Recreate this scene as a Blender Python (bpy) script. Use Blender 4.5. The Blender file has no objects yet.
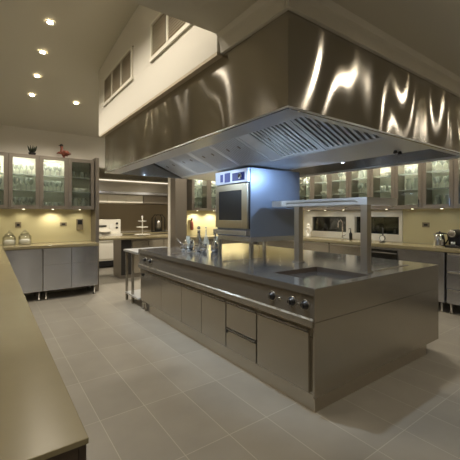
import bpy, bmesh, math, random
from mathutils import Vector, Matrix
random.seed(7)
S = bpy.context.scene
COL = S.collection
PI = math.pi

# ---------------------------------------------------------------- camera, world, exposure
cam_d = bpy.data.cameras.new('camera'); cam = bpy.data.objects.new('camera', cam_d); COL.objects.link(cam)
cam.location = (0, 0, 1.45); cam.rotation_euler = (PI/2, 0, -math.radians(35.895))
cam_d.sensor_width = 36; cam_d.lens = 26.126; cam_d.shift_y = -0.0321; cam_d.clip_start = 0.02
S.camera = cam
w = bpy.data.worlds.new('night'); S.world = w; w.use_nodes = True
w.node_tree.nodes['Background'].inputs[0].default_value = (0.02, 0.025, 0.03, 1)
w.node_tree.nodes['Background'].inputs[1].default_value = 0.3
S.view_settings.view_transform = 'Standard'; S.view_settings.look = 'None'
S.view_settings.gamma = 1; S.view_settings.exposure = 0.0

WARM = (1.0, 0.90, 0.74); COOL = (0.42, 0.64, 1.0); SOFT = (1.0, 0.90, 0.70)

# ---------------------------------------------------------------- materials
def nt(name):
    m = bpy.data.materials.new(name); m.use_nodes = True
    return m, m.node_tree, m.node_tree.nodes['Principled BSDF']
def noise_bump(t, b, scale, strength, dist=0.01, mapping=(1, 1, 1), detail=3, tc='Object'):
    c = t.nodes.new('ShaderNodeTexCoord'); mp = t.nodes.new('ShaderNodeMapping'); n = t.nodes.new('ShaderNodeTexNoise')
    bu = t.nodes.new('ShaderNodeBump')
    mp.inputs['Scale'].default_value = mapping; n.inputs['Scale'].default_value = scale; n.inputs['Detail'].default_value = detail
    bu.inputs['Strength'].default_value = strength; bu.inputs['Distance'].default_value = dist
    t.links.new(c.outputs[tc], mp.inputs[0]); t.links.new(mp.outputs[0], n.inputs['Vector'])
    t.links.new(n.outputs['Fac'], bu.inputs['Height']); t.links.new(bu.outputs[0], b.inputs['Normal'])
    return n
def plain(name, col, rough=0.5, metal=0.0, bump=None, vary=0.0, spec=0.5):
    m, t, b = nt(name)
    b.inputs['Base Color'].default_value = (*col, 1); b.inputs['Roughness'].default_value = rough
    b.inputs['Metallic'].default_value = metal; b.inputs['Specular IOR Level'].default_value = spec
    if bump: noise_bump(t, b, *bump)
    if vary:
        c = t.nodes.new('ShaderNodeTexCoord'); n = t.nodes.new('ShaderNodeTexNoise'); n.inputs['Scale'].default_value = 6; n.inputs['Detail'].default_value = 6
        mx = t.nodes.new('ShaderNodeMix'); mx.data_type = 'RGBA'
        mx.inputs[6].default_value = tuple(v*(1-vary) for v in col)+(1,); mx.inputs[7].default_value = tuple(min(1, v*(1+vary)) for v in col)+(1,)
        t.links.new(c.outputs['Object'], n.inputs['Vector']); t.links.new(n.outputs['Fac'], mx.inputs[0]); t.links.new(mx.outputs[2], b.inputs['Base Color'])
    return m
def emit(name, col, s):
    m, t, b = nt(name); b.inputs['Base Color'].default_value = (*col, 1)
    b.inputs['Emission Color'].default_value = (*col, 1); b.inputs['Emission Strength'].default_value = s
    return m
def pane(name, tint=(1, 1, 1), gloss=0.12, rough=0.02):
    m = bpy.data.materials.new(name); m.use_nodes = True; t = m.node_tree; t.nodes.clear()
    o = t.nodes.new('ShaderNodeOutputMaterial'); mx = t.nodes.new('ShaderNodeMixShader'); a = t.nodes.new('ShaderNodeBsdfTransparent'); g = t.nodes.new('ShaderNodeBsdfGlossy')
    lw = t.nodes.new('ShaderNodeLayerWeight'); lw.inputs[0].default_value = 0.25
    ma = t.nodes.new('ShaderNodeMath'); ma.operation = 'MULTIPLY_ADD'; ma.inputs[1].default_value = 0.5; ma.inputs[2].default_value = gloss
    a.inputs[0].default_value = (*tint, 1); g.inputs['Roughness'].default_value = rough
    t.links.new(lw.outputs['Fresnel'], ma.inputs[0]); t.links.new(ma.outputs[0], mx.inputs[0])
    t.links.new(a.outputs[0], mx.inputs[1]); t.links.new(g.outputs[0], mx.inputs[2]); t.links.new(mx.outputs[0], o.inputs[0])
    return m
def steel(name, col, rough, streak=(1, 1, 40), st=0.05, wave=None, rv=0.08):
    m, t, b = nt(name)
    b.inputs['Metallic'].default_value = 1
    b.inputs['Base Color'].default_value = (*col, 1)
    c = t.nodes.new('ShaderNodeTexCoord'); mp = t.nodes.new('ShaderNodeMapping'); mp.inputs['Scale'].default_value = streak
    n = t.nodes.new('ShaderNodeTexNoise'); n.inputs['Scale'].default_value = 8; n.inputs['Detail'].default_value = 4
    t.links.new(c.outputs['Object'], mp.inputs[0]); t.links.new(mp.outputs[0], n.inputs['Vector'])
    r = t.nodes.new('ShaderNodeMapRange'); r.inputs[3].default_value = rough-rv*.5; r.inputs[4].default_value = rough+rv
    t.links.new(n.outputs['Fac'], r.inputs[0]); t.links.new(r.outputs[0], b.inputs['Roughness'])
    bu = t.nodes.new('ShaderNodeBump'); bu.inputs['Strength'].default_value = st; bu.inputs['Distance'].default_value = 0.002
    if st > 0: t.links.new(n.outputs['Fac'], bu.inputs['Height'])
    if st > 0 or wave: t.links.new(bu.outputs[0], b.inputs['Normal'])
    if wave:
        mp2 = t.nodes.new('ShaderNodeMapping'); mp2.inputs['Scale'].default_value = wave[0]; mp2.inputs['Rotation'].default_value = (.35, .35, 0)
        n2 = t.nodes.new('ShaderNodeTexNoise'); n2.inputs['Scale'].default_value = wave[1]; n2.inputs['Detail'].default_value = wave[4] if len(wave) > 4 else 1
        b2 = t.nodes.new('ShaderNodeBump'); b2.inputs['Strength'].default_value = wave[2]; b2.inputs['Distance'].default_value = wave[3]
        t.links.new(c.outputs['Object'], mp2.inputs[0]); t.links.new(mp2.outputs[0], n2.inputs['Vector'])
        t.links.new(n2.outputs['Fac'], b2.inputs['Height']); t.links.new(b2.outputs[0], bu.inputs['Normal'])
    return m

M = {}
M['wall'] = plain('wall_paint', (0.70, 0.67, 0.60), 0.7, bump=(60, 0.05))
M['ceil'] = plain('ceiling_paint', (0.60, 0.57, 0.48), 0.8, bump=(40, 0.05))
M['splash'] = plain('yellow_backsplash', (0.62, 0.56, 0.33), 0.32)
M['white'] = plain('white_enamel', (0.80, 0.77, 0.68), 0.35)
M['stone'] = plain('yellow_stone', (0.265, 0.228, 0.135), 0.24, bump=(30, 0.03), vary=0.06)
M['steel'] = steel('brushed_steel', (0.44, 0.415, 0.375), 0.30, (1, 1, 30))
M['body'] = steel('satin_steel', (0.42, 0.385, 0.32), 0.22, (8, 8, 1), 0, rv=0.04); M['body'].node_tree.nodes['Principled BSDF'].inputs['Metallic'].default_value = 0.78
M['top'] = steel('polished_steel_top', (0.60, 0.605, 0.61), 0.11, (3, 3, 3), 0.015, rv=0.05); M['top'].node_tree.nodes['Principled BSDF'].inputs['Metallic'].default_value = 0.9
M['hood'] = steel('hood_steel', (0.44, 0.41, 0.365), 0.17, (1, 1, 30), 0.01, wave=((1, 1, 0.42), 2.3, 1.0, 0.075, 0), rv=0.03)
M['hood_in'] = steel('hood_inner_steel', (0.62, 0.63, 0.64), 0.36, (4, 4, 4), 0.03); M['hood_in'].node_tree.nodes['Principled BSDF'].inputs['Metallic'].default_value = 0.6
M['blue_steel'] = steel('smooth_steel', (0.58, 0.60, 0.66), 0.20, (4, 4, 1), 0, rv=0.04, wave=((1, 1, 0.25), 1.9, 1.0, 0.035, 0)); M['blue_steel'].node_tree.nodes['Principled BSDF'].inputs['Metallic'].default_value = 0.95
for _k, _a in (('hood', 1.0), ('blue_steel', .8)):
    _t = M[_k].node_tree; _b = _t.nodes['Principled BSDF']; _g = _t.nodes.new('ShaderNodeTangent'); _g.direction_type = 'RADIAL'; _g.axis = 'Z'
    _t.links.new(_g.outputs[0], _b.inputs['Tangent']); _b.inputs['Anisotropic'].default_value = _a; _b.inputs['Anisotropic Rotation'].default_value = 0.25
M['chrome'] = plain('chrome', (0.85, 0.85, 0.86), 0.06, 1.0)
M['frame'] = plain('door_frame_metal', (0.27, 0.24, 0.205), 0.38, 0.7)
M['cab_in'] = plain('cabinet_inside', (0.78, 0.79, 0.72), 0.6)
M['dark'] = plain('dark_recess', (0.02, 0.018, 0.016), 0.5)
M['black'] = plain('black_plastic', (0.012, 0.012, 0.013), 0.34)
M['oven_steel'] = steel('oven_steel', (0.22, 0.245, 0.30), 0.34, (6, 6, 1), 0, rv=0.03); M['oven_steel'].node_tree.nodes['Principled BSDF'].inputs['Metallic'].default_value = 0.55
M['kick'] = steel('plinth_steel', (0.56, 0.51, 0.43), 0.32, (1, 1, 10), 0)
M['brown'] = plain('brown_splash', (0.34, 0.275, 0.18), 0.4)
M['wood_dark'] = plain('dark_panel', (0.07, 0.05, 0.035), 0.4)
M['pane'] = pane('cabinet_glass', (0.93, 0.96, 0.93), 0.05)
M['glass'] = pane('glassware', (0.93, 0.945, 0.935), 0.10)
M['jarglass'] = pane('jar_glass', (0.965, 0.97, 0.96), 0.08)
def clearware(m):
    t = m.node_tree; o = t.nodes['Material Output'] if 'Material Output' in t.nodes else [n for n in t.nodes if n.type == 'OUTPUT_MATERIAL'][0]
    src = o.inputs[0].links[0].from_socket; d = t.nodes.new('ShaderNodeBsdfTranslucent'); d2 = t.nodes.new('ShaderNodeBsdfDiffuse'); a = t.nodes.new('ShaderNodeAddShader'); x = t.nodes.new('ShaderNodeMixShader')
    d.inputs[0].default_value = (.45, .47, .45, 1); d2.inputs[0].default_value = (.45, .47, .45, 1); x.inputs[0].default_value = 0.32
    t.links.new(d.outputs[0], a.inputs[0]); t.links.new(d2.outputs[0], a.inputs[1]); t.links.new(src, x.inputs[1]); t.links.new(a.outputs[0], x.inputs[2]); t.links.new(x.outputs[0], o.inputs[0])
clearware(M['glass'])
M['winglass'] = pane('window_glass', (0.7, 0.75, 0.75), 0.06)
M['slat'] = plain('vent_slat', (0.50, 0.43, 0.32), 0.55)
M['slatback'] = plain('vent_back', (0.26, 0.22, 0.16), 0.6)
M['lamp'] = emit('downlight_lamp', (1.0, 0.86, 0.62), 30)
M['striplamp'] = emit('cabinet_lamp', (1.0, 0.94, 0.80), 85)
M['ucl'] = emit('under_cabinet_lamp', (1.0, 0.88, 0.62), 5)
M['dimstrip'] = emit('canopy_lamp', (1.0, 0.92, 0.75), 1.0)
M['coollamp'] = emit('hood_lamp', (0.76, 0.88, 1.0), 11)
M['blue'] = emit('blue_display', (0.03, 0.04, 0.22), 0.25)
M['paleblue'] = plain('pale_control_panel', (0.62, 0.66, 0.80), 0.3, 0.3)
M['ceramic'] = plain('white_ceramic', (0.82, 0.80, 0.74), 0.3)
M['flour'] = plain('white_powder', (0.9, 0.88, 0.82), 0.8)
M['red'] = plain('red_terracotta', (0.20, 0.055, 0.03), 0.5)
M['leafdark'] = plain('dark_green_leaf', (0.02, 0.026, 0.012), 0.5)
M['foliage'] = plain('night_foliage', (0.045, 0.06, 0.035), 0.8, vary=0.8)
M['socket'] = plain('grey_socket', (0.24, 0.20, 0.13), 0.4)
M['ovenframe'] = steel('oven_door_steel', (0.50, 0.45, 0.34), 0.30, (1, 1, 20), 0.02)

def tile_mat():
    m, t, b = nt('floor_tile')
    g = t.nodes.new('ShaderNodeNewGeometry'); sx = t.nodes.new('ShaderNodeSeparateXYZ'); cx = t.nodes.new('ShaderNodeCombineXYZ')
    ax = t.nodes.new('ShaderNodeMath'); ax.operation = 'ADD'; ax.inputs[1].default_value = 0.655*20-1.135
    ay = t.nodes.new('ShaderNodeMath'); ay.operation = 'ADD'; ay.inputs[1].default_value = 0.327*20-0.637
    br = t.nodes.new('ShaderNodeTexBrick'); br.offset = 0; br.squash = 1
    br.inputs['Scale'].default_value = 1; br.inputs['Brick Width'].default_value = 0.655; br.inputs['Row Height'].default_value = 0.327
    br.inputs['Mortar Size'].default_value = 0.0028; br.inputs['Mortar Smooth'].default_value = 0.15; br.inputs['Bias'].default_value = 0
    br.inputs['Color1'].default_value = (0.255, 0.236, 0.200, 1); br.inputs['Color2'].default_value = (0.29, 0.268, 0.228, 1)
    br.inputs['Mortar'].default_value = (0.40, 0.37, 0.31, 1)
    t.links.new(g.outputs['Position'], sx.inputs[0]); t.links.new(sx.outputs['Y'], ax.inputs[0]); t.links.new(sx.outputs['X'], ay.inputs[0])
    t.links.new(ax.outputs[0], cx.inputs[0]); t.links.new(ay.outputs[0], cx.inputs[1]); t.links.new(cx.outputs[0], br.inputs['Vector'])
    n = t.nodes.new('ShaderNodeTexNoise'); n.inputs['Scale'].default_value = 3.0; n.inputs['Detail'].default_value = 5
    t.links.new(g.outputs['Position'], n.inputs['Vector'])
    mx = t.nodes.new('ShaderNodeMix'); mx.data_type = 'RGBA'; mx.blend_type = 'OVERLAY'; mx.inputs[0].default_value = 0.18
    t.links.new(br.outputs['Color'], mx.inputs[6]); t.links.new(n.outputs['Fac'], mx.inputs[7]); t.links.new(mx.outputs[2], b.inputs['Base Color'])
    b.inputs['Roughness'].default_value = 0.38
    bu = t.nodes.new('ShaderNodeBump'); bu.inputs['Strength'].default_value = 0.2; bu.inputs['Distance'].default_value = 0.002; bu.invert = True
    t.links.new(br.outputs['Fac'], bu.inputs['Height']); t.links.new(bu.outputs[0], b.inputs['Normal'])
    return m
M['tile'] = tile_mat()

# ---------------------------------------------------------------- mesh helpers
def wloc(o):
    v = Vector((0, 0, 0))
    while o: v = v + o.location; o = o.parent
    return v
class MB:
    def __init__(s): s.bm = bmesh.new()
    def box(s, x0, x1, y0, y1, z0, z1):
        vs = [s.bm.verts.new((x, y, z)) for x in (x0, x1) for y in (y0, y1) for z in (z0, z1)]
        for f in ((0, 1, 3, 2), (4, 6, 7, 5), (0, 4, 5, 1), (2, 3, 7, 6), (0, 2, 6, 4), (1, 5, 7, 3)): s.bm.faces.new([vs[i] for i in f])
        return s
    def quad(s, *p): s.bm.faces.new([s.bm.verts.new(q) for q in p]); return s
    def prism(s, prof, axis, a, b):     # prof list of 2D points; axis 'x','y','z' extruded a..b
        def mk(u, v, t): return {'x': (t, u, v), 'y': (u, t, v), 'z': (u, v, t)}[axis]
        A = [s.bm.verts.new(mk(u, v, a)) for u, v in prof]; B = [s.bm.verts.new(mk(u, v, b)) for u, v in prof]
        n = len(prof); s.bm.faces.new(A); s.bm.faces.new(B[::-1])
        for i in range(n): s.bm.faces.new((A[i], B[i], B[(i+1) % n], A[(i+1) % n]))
        return s
    def lathe(s, cx, cy, cz, prof, n=20, axis='z', cap=True):  # prof: (r, h)
        rings = []
        for r, h in prof:
            ring = []
            for i in range(n):
                a = 2*PI*i/n; u, v = max(r, 1e-4)*math.cos(a), max(r, 1e-4)*math.sin(a)
                p = {'z': (cx+u, cy+v, cz+h), 'x': (cx+h, cy+u, cz+v), 'y': (cx+u, cy+h, cz+v)}[axis]
                ring.append(s.bm.verts.new(p))
            rings.append(ring)
        for a, b in zip(rings, rings[1:]):
            for i in range(n):
                f = s.bm.faces.new((a[i], a[(i+1) % n], b[(i+1) % n], b[i])); f.smooth = True
        if cap: s.bm.faces.new(rings[0][::-1]); s.bm.faces.new(rings[-1])
        return s
    def tube(s, pts, r, n=10, rads=None):
        pts = [Vector(p) for p in pts]; rings = []
        for i, p in enumerate(pts):
            d = (pts[min(i+1, len(pts)-1)]-pts[max(i-1, 0)]).normalized()
            up = Vector((0, 0, 1)) if abs(d.z) < 0.9 else Vector((1, 0, 0))
            a = d.cross(up).normalized(); b = d.cross(a); rr = rads[i] if rads else r
            rings.append([s.bm.verts.new(p+a*rr*math.cos(2*PI*k/n)+b*rr*math.sin(2*PI*k/n)) for k in range(n)])
        for a, b in zip(rings, rings[1:]):
            for k in range(n):
                f = s.bm.faces.new((a[k], a[(k+1) % n], b[(k+1) % n], b[k])); f.smooth = True
        s.bm.faces.new(rings[0][::-1]); s.bm.faces.new(rings[-1]); return s
    def sphere(s, c, r, sc=(1, 1, 1)):
        g = bmesh.ops.create_uvsphere(s.bm, u_segments=16, v_segments=10, radius=r, matrix=Matrix.Translation(c) @ Matrix.Diagonal((*sc, 1)))
        for v in g['verts']:
            for f in v.link_faces: f.smooth = True
        return s
    def build(s, name, mat, parent=None, origin=None, bevel=0):
        bmesh.ops.recalc_face_normals(s.bm, faces=s.bm.faces)
        me = bpy.data.meshes.new(name)
        off = wloc(parent) if parent else Vector(origin) if origin is not None else Vector((0, 0, 0))
        for v in s.bm.verts: v.co -= off
        s.bm.to_mesh(me); s.bm.free(); me.materials.append(M[mat] if isinstance(mat, str) else mat)
        o = bpy.data.objects.new(name, me); COL.objects.link(o)
        if parent: o.parent = parent
        else: o.location = off
        if bevel:
            b = o.modifiers.new('bevel', 'BEVEL'); b.width = bevel; b.segments = 2; b.limit_method = 'ANGLE'
        return o
def tag(o, label, cat, group=None):
    o['label'] = label; o['category'] = cat
    if group: o['group'] = group
    return o
def thing(name, label, cat, loc, group=None):
    o = bpy.data.objects.new(name, None); COL.objects.link(o); o.location = loc; o.empty_display_size = 0.1
    return tag(o, label, cat, group)
def struct(o): o['kind'] = 'structure'; return o
def dup(root, loc, label=None, group=None, rz=0, sc=None):
    r = root.copy(); COL.objects.link(r); r.location = loc; r.rotation_euler = (0, 0, rz)
    if sc: r.scale = sc
    if label: r['label'] = label
    if group: r['group'] = group
    for ch in list(root.children):
        c = ch.copy(); COL.objects.link(c); c.parent = r
        for g in ch.children:
            d = g.copy(); COL.objects.link(d); d.parent = c
    return r
def spot(name, loc, target, power, col, angle=100, blend=0.6, size=0.03, parent=None):
    d = bpy.data.lights.new(name, 'SPOT'); d.energy = power; d.color = col; d.spot_size = math.radians(angle); d.spot_blend = blend; d.shadow_soft_size = size
    o = bpy.data.objects.new(name, d); COL.objects.link(o); o.location = loc
    o.rotation_euler = (Vector(target)-Vector(loc)).to_track_quat('-Z', 'Y').to_euler()
    if parent: o.parent = parent; o.location = Vector(loc)-wloc(parent)
    return o

# ---------------------------------------------------------------- room shell
YB = 7.05      # back wall
XR = 6.10      # right wall
XL = -1.7; YN = -3.2
ZC = 2.72      # low flat ceiling
struct(MB().box(XL-.1, 8, YN-.1, 10.4, -0.1, 0).build('floor', 'tile'))
def zc(y):     # curved high ceiling
    pts = [(1.5, 3.78), (3.3, 3.70), (5.15, 3.52), (7.25, 2.95)]
    r = 0
    for i, (a, b) in enumerate(pts):
        k = b
        for j, (c, d) in enumerate(pts):
            if j != i: k *= (y-c)/(a-c)
        r += k
    return r
prof = [(1.95+(YB+.1-1.95)*i/24,) for i in range(25)]
pr = [(y[0], zc(y[0])) for y in prof]
b = MB(); b.prism(pr+[(y, z+.1) for y, z in pr[::-1]], 'x', XL, XR+.1)
o = b.build('ceiling', 'ceil'); struct(o)
struct(MB().box(XL, XR, YN, 1.95, ZC, 2.92).build('ceiling.001', 'ceil'))
struct(MB().box(XL, XR, 1.85, 1.95, 2.92, 3.9).build('wall_upstand', 'wall'))
struct(MB().box(1.30, 4.1, 1.95, 5.05, 2.60, 3.95).build('wall_bulkhead', 'wall'))
# cove trim around the top of the hood
b = MB()
b.prism([(1.325, 2.59), (1.347, 2.59), (1.347, 2.719), (1.29, 2.719), (1.31, 2.69), (1.318, 2.66)], 'y', 1.312, 1.949)
b.prism([(1.285, 2.59), (1.311, 2.59), (1.311, 2.719), (1.245, 2.719), (1.27, 2.69), (1.28, 2.66)], 'x', 1.325, 4.3)
struct(b.build('trim_1', 'wall'))
struct(MB().box(1.30, 1.347, 1.951, 5.0, 2.575, 2.599).build('trim_2', 'slat'))
struct(MB().box(XL-.1, XL, YN, YB+.1, 0, 4.0).build('wall_left', 'wall'))
struct(MB().box(XL, XR, YN-.1, YN, 0, 2.95).build('wall_near', 'wall'))
b = MB(); b.box(XL, 1.80, YB, YB+.12, 0, 3.2); b.box(1.80, 3.40, YB, YB+.12, 2.42, 3.2); b.box(3.40, XR+.1, YB, YB+.12, 0, 3.2)
struct(b.build('wall_back', 'wall'))
# right wall with a long low window
WY0, WY1, WZ0, WZ1 = 3.10, 5.16, 1.09, 1.42
b = MB(); b.box(XR, XR+.1, YN, WY0, 0, 4); b.box(XR, XR+.1, WY1, YB, 0, 4); b.box(XR, XR+.1, WY0, WY1, 0, WZ0); b.box(XR, XR+.1, WY0, WY1, WZ1, 4)
struct(b.build('wall_right', 'wall'))
# backsplashes
struct(MB().box(XL, 1.79, YB-.012, YB-.001, .941, 1.60).build('trim_3', 'splash'))
struct(MB().box(3.72, XR-.013, YB-.012, YB-.001, .961, 1.60).build('trim_4', 'splash'))
b = MB(); b.box(XR-.012, XR-.001, -1.0, WY0-.03, .961, 1.60); b.box(XR-.012, XR-.001, WY1+.25, YB-.013, .961, 1.60)
struct(b.build('trim_5', 'splash'))
# window frame and panes
wf = MB()
wf.box(XR-.03, XR-.001, WY0-.03, WY1+.24, WZ1, 1.54); wf.box(XR-.03, XR-.001, WY0-.03, WY1+.24, .962, WZ0)
wf.box(XR-.03, XR-.001, WY1-.02, WY1+.24, WZ0, WZ1); wf.box(XR-.03, XR-.001, WY0-.03, WY0+.03, WZ0, WZ1); wf.box(XR-.03, XR+.05, 4.04, 4.24, WZ0, WZ1)
win = struct(wf.build('window_1', 'white'))
gp = MB().box(XR+.04, XR+.046, WY0, WY1, WZ0, WZ1).build('window_pane', 'winglass', win)
b = MB()
for i in range(60):
    b.sphere((7.4+random.random()*.4, 3.0+random.random()*4.2, .3+random.random()*1.3), .16+random.random()*.12, (1, 1, 1.0))
fo = b.build('hedge', 'foliage', origin=(7.6, 5, 0)); tag(fo, 'dark hedge seen outside through the long low window', 'hedge')

# back room beyond the opening
b = MB(); b.box(1.0, 5.6, 10.2, 10.3, 0, 3.0); struct(b.build('wall_far', 'wall'))
struct(MB().box(1.0, 1.1, YB+.12, 10.2, 0, 3.0).build('wall_far_left', 'wall'))
struct(MB().box(5.5, 5.6, YB+.12, 10.2, 0, 3.0).build('wall_far_right', 'wall'))
struct(MB().box(1.0, 5.6, YB+.12, 10.3, 2.9, 3.0).build('ceiling.002', 'ceil'))
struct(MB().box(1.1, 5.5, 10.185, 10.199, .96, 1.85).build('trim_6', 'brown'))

# ---------------------------------------------------------------- downlights
def downlight(x, y, z, label, power=48, tgt=None, grp='recessed ceiling downlights', ang=130):
    t = thing('downlight', label, 'ceiling light', (x, y, z), grp)
    MB().lathe(x, y, z-.012, [(.050, .004), (.050, .0), (.036, .0), (.036, .004)], 20, cap=False).build('trim_ring', 'white', t)
    MB().lathe(x, y, z-.009, [(.030, 0), (.030, .003)], 16).build('lamp', 'lamp', t)
    spot('downlight_beam', (x, y, z-.03), tgt or (x, y, 0), power, WARM, ang, .7, .035, t)
    return t
places = ['nearest of the row of four over the left counter', 'second nearest of the row of four over the left counter', 'third of the row of four over the left counter', 'furthest of the row of four, near the back wall']
for (x, y), s in zip([(.564, 4.246), (.568, 4.905), (.567, 5.52), (.555, 6.06)], places):
    downlight(x, y, zc(y), 'small round lit ceiling downlight, '+s)
downlight(1.193, 6.06, zc(6.06), 'small round lit ceiling downlight alone beside the bulkhead corner')
for y in (3.55, 2.85, 2.2): downlight(.56, y, zc(y), 'round downlight in the high ceiling above the near left counter', 50, grp='downlights of the left row out of the frame')
for x, y in [(-.9, 1.2), (.3, .3), (2.15, .75), (2.8, .75), (3.5, .75), (4.2, .75), (4.9, .75), (5.5, .75), (1.0, -1.8), (3.6, -1.8)]:
    downlight(x, y, ZC, 'round downlight in the low ceiling behind the camera', 9 if y > .5 else 34, grp='low ceiling downlights', ang=165)
for x, y in ((4.85, 2.6), (4.85, 4.2), (4.85, 5.8), (2.6, 6.1), (3.8, 6.1)): downlight(x, y, zc(y), 'added unseen fill downlight in the high ceiling beyond the hood', 120 if x > 4 else 60, grp='added unseen fill downlights beyond the hood', ang=150)  # unseen lamps added to brighten the right base cabinets and the passage floor

# ---------------------------------------------------------------- island
IX0, IX1, IY0, IY1, IT = 1.895, 3.90, 1.584, 5.05, 0.922
isl = thing('cooking_island', 'long brushed stainless steel cooking island in the middle of the floor', 'kitchen island', (2.9, 3.3, 0))
# worktop with a sunken griddle
gx0, gx1, gy0, gy1 = 2.13, 2.74, 1.66, 2.26
b = MB()
b.box(IX0, gx0, IY0, IY1, .868, IT); b.box(gx1, IX1, IY0, IY1, .868, IT); b.box(gx0, gx1, IY0, gy0, .868, IT); b.box(gx0, gx1, gy1, IY1, .868, IT)
b.build('worktop', 'top', isl)
b = MB(); b.box(IX0-.003, IX0-.0005, IY0-.003, IY1, .868, .917); b.box(IX0-.0005, IX1, IY0-.003, IY0-.0005, .868, .917); b.build('worktop_edge', 'body', isl)
for q in ((gx0+.0005, gx0+.004, gy0+.0005, gy1-.0005), (gx1-.004, gx1-.0005, gy0+.0005, gy1-.0005), (gx0+.004, gx1-.004, gy0+.0005, gy0+.004), (gx0+.004, gx1-.004, gy1-.004, gy1-.0005)): MB().box(*q, .877, .9215).build('griddle_shade_wall', 'wood_dark', isl)  # dark liners: shade of the sunken recess put into the colour
b = MB(); b.box(gx0, gx1, gy0, gy1, .869, .876); g = b.build('griddle_plate', 'top', isl)
for q in ((2.15, 2.72, 3.1, 3.12), (3.0, 3.6, 1.75, 1.78), (2.05, 2.75, 4.18, 4.2)): MB().box(*q, IT, IT+.004).build('worktop_seam', 'steel', isl)
# carcass
BX0 = IX0+.03
b = MB(); b.box(BX0, IX1-.01, IY0+.012, IY1-.01, .13, .867); b.build('body', 'body', isl)
b = MB(); b.box(IX0, IX1-.003, IY0, IY0+.011, .13, .672); b.box(IX0+.001, IX1-.004, IY0+.001, IY0+.011, .676, .867); b.build('end_panel', 'body', isl)
b = MB(); b.box(IX0+.045, 3.70, IY0+.035, 4.72, 0, .128); b.build('plinth', 'kick', isl)
for yy in (4.87, 4.98):
    MB().lathe(IX0+.05, yy, 0, [(.022, 0), (.022, .02), (.016, .025), (.016, .13)], 12).build('leg', 'steel', isl)
# sloping control fascia with a catch lip
b = MB(); b.prism([(BX0, .867), (IX0+.012, .867), (IX0+.004, .70), (IX0-.012, .688), (IX0-.012, .640), (IX0+.004, .632), (BX0, .632)], 'y', IY0+.012, IY1-.01)
b.build('control_fascia', 'body', isl)
b = MB(); b.box(BX0-.006, BX0, IY0+.04, IY1-.02, .56, .632); b.build('handle_recess', 'kick', isl)
def front(y0, y1, z0, z1, name, grip=True):
    d = MB().box(IX0+.004, BX0-.001, y0+.004, y1-.004, z0, z1).build(name, 'body', isl, bevel=.003)
    if grip:
        MB().prism([(IX0+.004, z1+.004), (IX0-.006, z1+.014), (IX0-.006, z1+.020), (IX0+.012, z1+.020), (BX0-.001, z1+.004)], 'y', y0+.01, y1-.01).build('handle', 'steel', d)
    return d
for y0, y1 in ((1.64, 2.225), (2.70, 3.165), (3.165, 3.63), (3.63, 4.22), (4.22, 4.82)): front(y0, y1, .145, .588, 'door')
front(2.235, 2.69, .352, .588, 'drawer'); front(2.235, 2.69, .145, .322, 'drawer')
b = MB(); b.box(IX0-.002, IX0+.003, 2.66, 2.685, .30, .34); b.build('drawer_lock', 'black', isl)
b = MB(); b.box(IX0-.002, BX0, 4.87, 4.93, .53, .565); b.build('vent_slot', 'black', isl)
def knob(y, z=.785):
    k = MB().lathe(IX0+.008, y, z, [(.034, 0), (.034, -.006), (.026, -.008), (.022, -.032), (.018, -.036)], 20, 'x').build('knob', 'black', isl)
    MB().box(IX0-.034, IX0-.028, y-.004, y+.004, z-.018, z+.018).build('knob_pointer', 'steel', k)
    MB().lathe(IX0+.009, y, z, [(.040, 0), (.040, -.004), (.036, -.005)], 20, 'x').build('knob_ring', 'steel', isl)
for y in (2.03, 1.81, 1.675, 4.78, 4.58): knob(y)
for y in (1.945, 1.745, 4.68):
    MB().lathe(IX0+.008, y, .778, [(.011, 0), (.011, -.006), (.006, -.009)], 12, 'x').build('indicator_lamp', 'steel', isl)

# side table at the far end
st = thing('side_table', 'low steel side table with a lower shelf at the far end of the island', 'table', (2.25, 5.4, 0))
MB().box(1.88, 2.65, 5.07, 5.72, .835, .87).build('table_top', 'hood_in', st, bevel=.003)
MB().box(1.9, 2.63, 5.09, 5.70, .12, .145).build('shelf', 'hood_in', st)
for x in (1.91, 2.58):
    for y in (5.38, 5.67) if x < 2 else (5.10, 5.67): MB().box(x, x+.035, y, y+.035, 0, .835).build('leg', 'body', st)

# pass shelf on two posts
ps = thing('pass_shelf', 'steel gantry shelf raised on two square posts on the island', 'shelf', (2.84, 2.2, IT+.001))
MB().box(2.80, 3.33, 1.735, 3.0, 1.548, 1.618).build('shelf_box', 'hood_in', ps, bevel=.004)
for y in (1.735, 2.565): MB().box(2.805, 2.875, y+.002, y+.072, IT+.001, 1.548).build('post', 'steel', ps, bevel=.004)
for y in (1.735, 2.565): MB().box(2.79, 2.89, y-.01, y+.086, IT+.001, IT+.012).build('post_foot', 'steel', ps)
b = MB(); b.tube([(2.79, 2.75, 1.575), (2.79, 2.72, 1.59), (2.79, 1.86, 1.59), (2.79, 1.83, 1.575)], .005, 8); b.build('rail', 'steel', ps)
b = MB(); b.box(2.95, 3.0, 1.9, 2.9, 1.540, 1.547); b.build('heat_lamp_strip', 'steel', ps)

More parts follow.
